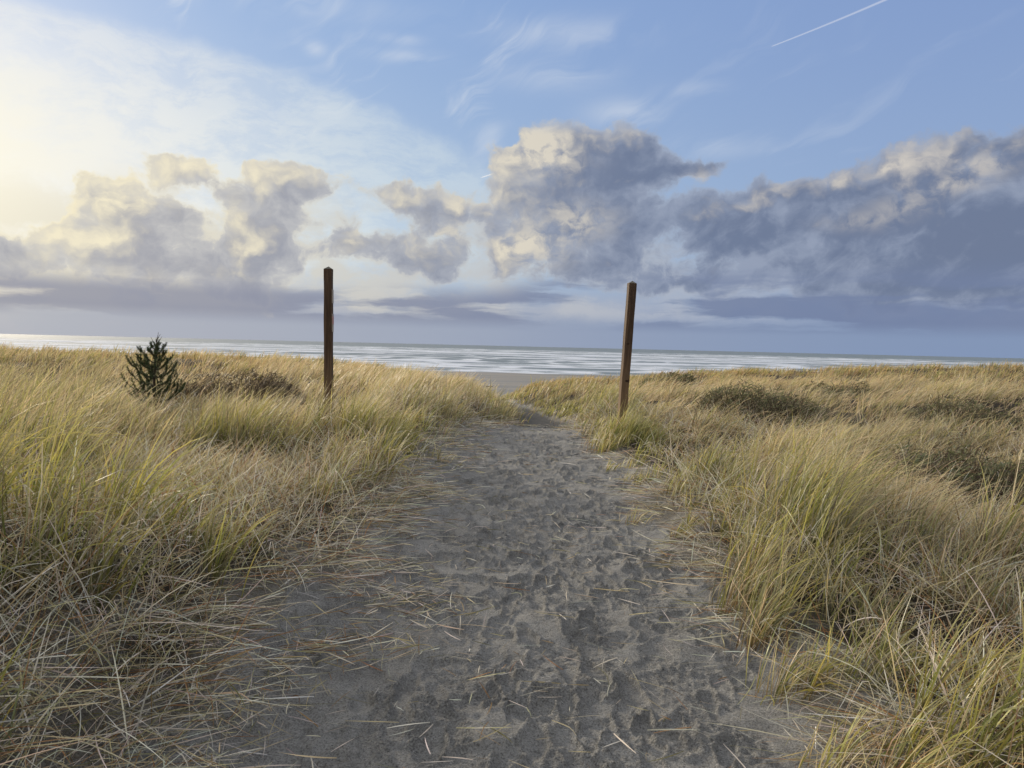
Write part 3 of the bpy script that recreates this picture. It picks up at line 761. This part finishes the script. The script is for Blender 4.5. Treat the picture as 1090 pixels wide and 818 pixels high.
PW = .126
def post(x, y, top_z, lean_deg, label, seed, yaw=0):
    z0 = float(height(x, y)); r = empty('wooden_post', (x, y, z0)); r.rotation_euler = (rad(.4), rad(lean_deg), rad(yaw))
    tag(r, label, 'post', group='timber posts flanking the path')
    h = top_z - z0
    post_shaft('shaft', r, h-PW*.34, PW, seed, .34)
    return r, h
pl, hl = post(-2.97, 12.5, 2.81, -.7, 'dark brown upright timber post with thin pale plates on its path side', 3)
def plate(parent, h, s, t0, t1, red=None):
    """thin plate on the side face s=+1/-1 between t0 and t1 metres under the top"""
    z = h-(t0+t1)/2; hz = (t1-t0)/2
    p_ = boxes('sign_plate', parent, [((s*(PW/2+.005), 0, z), (.004, .050, hz))], M_plate)
    if red: boxes('red_panel', p_, [((s*(PW/2+.0105), 0, h-(red[0]+red[1])/2), (.002, .050, (red[1]-red[0])/2))], M_platered)
    for dz in (hz-.03, -hz+.03): disc('screw', p_, (s*(PW/2+.0085), 0, z+dz), 'x+' if s > 0 else 'x-', .008, .004, M_screw)
    return p_
plate(pl, hl, 1, .37, .59); plate(pl, hl, 1, .76, 1.05, (.80, .93))
pr_, hr = post(1.79, 12.5, 2.70, 2.55, 'reddish brown timber post leaning right with its left edge lit warm', 8, 10)
# the two knots and the check on the face of the leaning post
disc('knot', pr_, (-.012, -PW/2+.0005, hr-1.02), 'y-', .026, .003, M_knot, .6); disc('knot', pr_, (.018, -PW/2+.0005, hr-1.62), 'y-', .030, .003, M_knot, .55)

# ------------------------------------------------------------------ young shore pine
M_bark, t = material('pine_bark'); c = objco(t); g1 = t.noise(t.v('MULTIPLY', c, (40, 40, 12)), 1.0, 5, .6)
principled(t, t.mix(g1, (.035,.026,.018), (.11,.085,.06)), .9, bump(t, g1, .01), spec=.2)
M_needle = leaf_material('pine_needles', .12, .55, .3)
def tube(path, radii, n=6):
    path = np.asarray(path, float); V, Q = [], []
    for i, p in enumerate(path):
        d = path[min(i+1, len(path)-1)]-path[max(i-1, 0)]; d /= np.linalg.norm(d)
        a_ = np.cross(d, (0.31, .95, .1) if abs(d[2]) > .7 else (0, 0, 1)); a_ /= np.linalg.norm(a_); b_ = np.cross(d, a_)
        for k in range(n):
            V.append(p+radii[i]*(a_*math.cos(2*math.pi*k/n)+b_*math.sin(2*math.pi*k/n)))
    for i in range(len(path)-1):
        for k in range(n): Q.append((i*n+k, i*n+(k+1) % n, (i+1)*n+(k+1) % n, (i+1)*n+k))
    return np.array(V), np.array(Q)
class Woods:
    def __init__(s): s.V, s.Q, s.n = [], [], 0
    def add(s, V, Q): s.V.append(V); s.Q.append(Q+s.n); s.n += len(V)
    def build(s, name, mat, parent): return raw_mesh(name, np.concatenate(s.V), np.concatenate(s.Q), mat, parent=parent)
def needles_along(sh, path, per_m, ln, fwd):
    path = np.asarray(path); seg = np.linalg.norm(np.diff(path, axis=0), axis=1); tot = seg.sum(); m = max(8, int(tot*per_m))
    s = rng.random(m)*tot; cs = np.concatenate([[0], np.cumsum(seg)]); i = np.clip(np.searchsorted(cs, s, side='right')-1, 0, len(seg)-1)
    f = ((s-cs[i])/seg[i])[:, None]; p = path[i]*(1-f)+path[i+1]*f; d = (path[i+1]-path[i])/seg[i][:, None]
    r = rng.normal(size=(m, 3)); r -= (r*d).sum(1, keepdims=True)*d; r /= np.linalg.norm(r, axis=1, keepdims=True)
    v_ = r*math.sqrt(1-fwd*fwd)+d*(fwd+rng.normal(0, .12, (m, 1))); v_ /= np.linalg.norm(v_, axis=1, keepdims=True)
    head = np.arctan2(v_[:, 1], v_[:, 0]); lean = np.arccos(np.clip(v_[:, 2], -1, 1))
    cb = tint(np.where(rng.random((m, 1)) < .75, np.array((.030,.056,.019)), np.array((.056,.090,.030))), m, .25)
    sh.add(blades(p, head, lean, rng.uniform(-.15, .15, m), ln*rng.uniform(.7, 1.15, m), np.full(m, .0042), 2, cb*.8, cb, cb*1.1, tipw=.3))
def pine(x, y, top_z):
    z0 = float(height(x, y)); r = empty('young_pine', (x, y, z0))
    tag(r, 'small dark green young pine with upturned shoots standing in the grass', 'tree')
    H = top_z-z0; k = H/1.62; wood = Woods(); nd = Sheaf()
    tr = [(0,0,-.1),(.01,0,.3*k),(-.01,.01,.7*k),(.012,0,1.05*k),(.03,0,1.34*k),(.075,.0,1.62*k)]
    V, Q = tube(tr, [.035*k,.032*k,.025*k,.018*k,.010*k,.0035*k], 8); raw_mesh('trunk', V, Q, M_bark, parent=r)
    needles_along(nd, tr[2:5], 420, .055*k, .5)
    for zf, cnt, ln, up in ((.24,7,.70,.40),(.40,7,.70,.48),(.56,7,.64,.56),(.72,6,.55,.58),(.88,7,.46,.66),(1.03,6,.35,.78),(1.17,5,.25,.95),(1.29,4,.16,1.2)):
        for j in range(cnt):
            az = 2*math.pi*(j+rng.uniform(-.25, .25))/cnt+zf*7; L_ = .90*ln*k*rng.uniform(.72, 1.15)
            dx_, dy_ = math.cos(az), math.sin(az); pts = [np.array((0, 0, zf*k))]
            for s_ in range(1, 6):
                f = s_/5; rr = L_*f*(1-.25*f*f); pts.append(np.array((dx_*rr, dy_*rr, zf*k+L_*up*(.30*f+.70*f**2.2))))
            V, Q = tube(pts, np.linspace(.011, .005, 6)*k, 5); wood.add(V, Q)
            needles_along(nd, pts[1:], 480, .046*k, .62)
            for b_ in range(rng.integers(2, 5)):              # side candles turning upward
                i = rng.integers(2, 5); p0 = pts[i]; sa = az+rng.choice([-1, 1])*rng.uniform(.45, .95); l2 = L_*rng.uniform(.25, .42)
                q_ = [p0 + np.array((math.cos(sa)*l2*f*(1-.3*f), math.sin(sa)*l2*f*(1-.3*f), l2*(.50*f+.45*f*f))) for f in (0, .35, .7, 1)]
                V, Q = tube(q_, np.linspace(.007, .004, 4)*k, 5); wood.add(V, Q); needles_along(nd, q_, 640, .046*k, .68)
    # the bare leader's side twigs
    for az, l2, zf in ((2.8, .22, 1.33), (.3, .20, 1.36), (1.8, .12, 1.42), (.1, .15, 1.45)):
        q_ = [np.array((.03+math.cos(az)*l2*f*.55, math.sin(az)*l2*f*.3, zf*k+l2*f*.9)) for f in (0, .5, 1)]
        V, Q = tube(q_, [.006*k, .005*k, .003*k], 5); wood.add(V, Q); needles_along(nd, q_[:2], 500, .03*k, .8)
    wood.build('branches', M_bark, r); nd.build('crown', M_needle, r)
pine(-6.98, 15.0, 1.70)

# ------------------------------------------------------------------ low shrubs in the hollows
M_twig, t = material('bare_twigs'); c = objco(t); g1 = t.noise(c, 30, 3, .6)
principled(t, t.mix(g1, (.05,.035,.026), (.13,.10,.08)), .9, spec=.2)
M_leaf = leaf_material('shrub_leaves', .25, .6, .25)
def shrub(x, y, rx, ry, h, n, leafcol, label, dead=.35, wind=.25):
    z0 = float(height(x, y)); r = empty('dune_shrub', (x, y, z0)); tag(r, label, 'shrub', group='low shrubs in the dune hollows')
    tw = Sheaf(); lf = Sheaf(); m = n
    a = rng.uniform(0, 2*np.pi, m); q_ = np.sqrt(rng.random(m)); ox, oy = rx*q_*np.cos(a), ry*q_*np.sin(a)
    lump = .35+1.2*fbm((x+ox)*1.5, (y+oy)*1.5, 131, 3)
    top = .86*h*np.sqrt(np.clip(1-(q_*.93)**2, .05, 1))*lump
    pos = np.stack([ox, oy, height(x+ox, y+oy)-z0-.03], -1)
    hd = a+rng.normal(0, .7, m); lean = rng.uniform(.1, .7, m)
    tw.add(blades(pos, hd, lean, rng.uniform(-.2, .7, m), top*rng.uniform(.9, 1.25, m), np.full(m, .007)*rng.uniform(.6, 1.4, m)*max(1, y/14), 4,
                  tint((.06,.045,.033), m), tint((.075,.057,.043), m), tint((.10,.08,.062), m), tipw=.3, wav=.8))
    k = int(n*5.5); a = rng.uniform(0, 2*np.pi, k); q_ = np.sqrt(rng.random(k)); ox, oy = rx*q_*np.cos(a), ry*q_*np.sin(a)
    lump = .35+1.2*fbm((x+ox)*1.5, (y+oy)*1.5, 131, 3)
    top = .86*h*np.sqrt(np.clip(1-(q_*.93)**2, .05, 1))*lump
    zz = top*rng.random(k)**.55
    gap = vnoise(ox*6+x, oy*6+zz*7, 133) > .46
    pos = np.stack([ox, oy, height(x+ox, y+oy)-z0+zz], -1)[gap]; k = len(pos)
    isd = (rng.random((k, 1)) < dead)
    cb = tint(np.where(isd, np.array((.11,.085,.06)), np.asarray(leafcol)), k, .3)
    lf.add(blades(pos, rng.normal(wind, 1.3, k), rng.uniform(.3, 1.7, k), rng.uniform(0, .8, k), rng.uniform(.05, .14, k)*max(1, y/16), rng.uniform(.010, .022, k)*max(1, y/16), 2, cb, cb, cb, tipw=.2))
    tw.build('twigs', M_twig if False else M_straw, r); lf.build('foliage', M_leaf, r)
DG = (.145,.152,.078); GG = (.17,.165,.10)
for sp, n_, lc, dead_, lab in zip(SHRUBS, (1100, 800, 1250, 900, 450, 650, 420, 300), ((.085,.068,.045), GG, DG, DG, DG, DG, DG, DG), (.6,.5,.25,.35,.3,.3,.3,.3), (
    'dark brown brushy shrub right of the young pine', 'low grey brown shrub half hidden in grass left of the young pine',
    'largest dark green shrub in the hollow beyond the leaning post', 'dark tangled shrub sunk in the near hollow at the right',
    'small dark bush out in the golden field just beyond the leaning post', 'flat dark green shrub at the far right of the hollow',
    'dark bush behind and right of the largest shrub')):
    shrub(*sp, n_, lc, lab, dead_)

# ------------------------------------------------------------------ a stump of driftwood on the beach
def driftwood(x, y):
    z = float(height(x, y)); r = empty('driftwood_log', (x, y, z)); tag(r, 'tiny dark driftwood log lying on the pale beach', 'driftwood')
    V, Q = tube([(-.5,0,.10),(-.2,.03,.14),(.1,.02,.13),(.4,-.03,.16),(.6,-.06,.22)], [.09,.13,.12,.09,.04], 10); raw_mesh('log', V, Q, M_bark, parent=r)
    V, Q = tube([(.1,.02,.14),(.2,.08,.30),(.28,.12,.40)], [.05,.035,.015], 7); raw_mesh('broken_limb', V, Q, M_bark, parent=r)
driftwood(-3.9, 132.0)
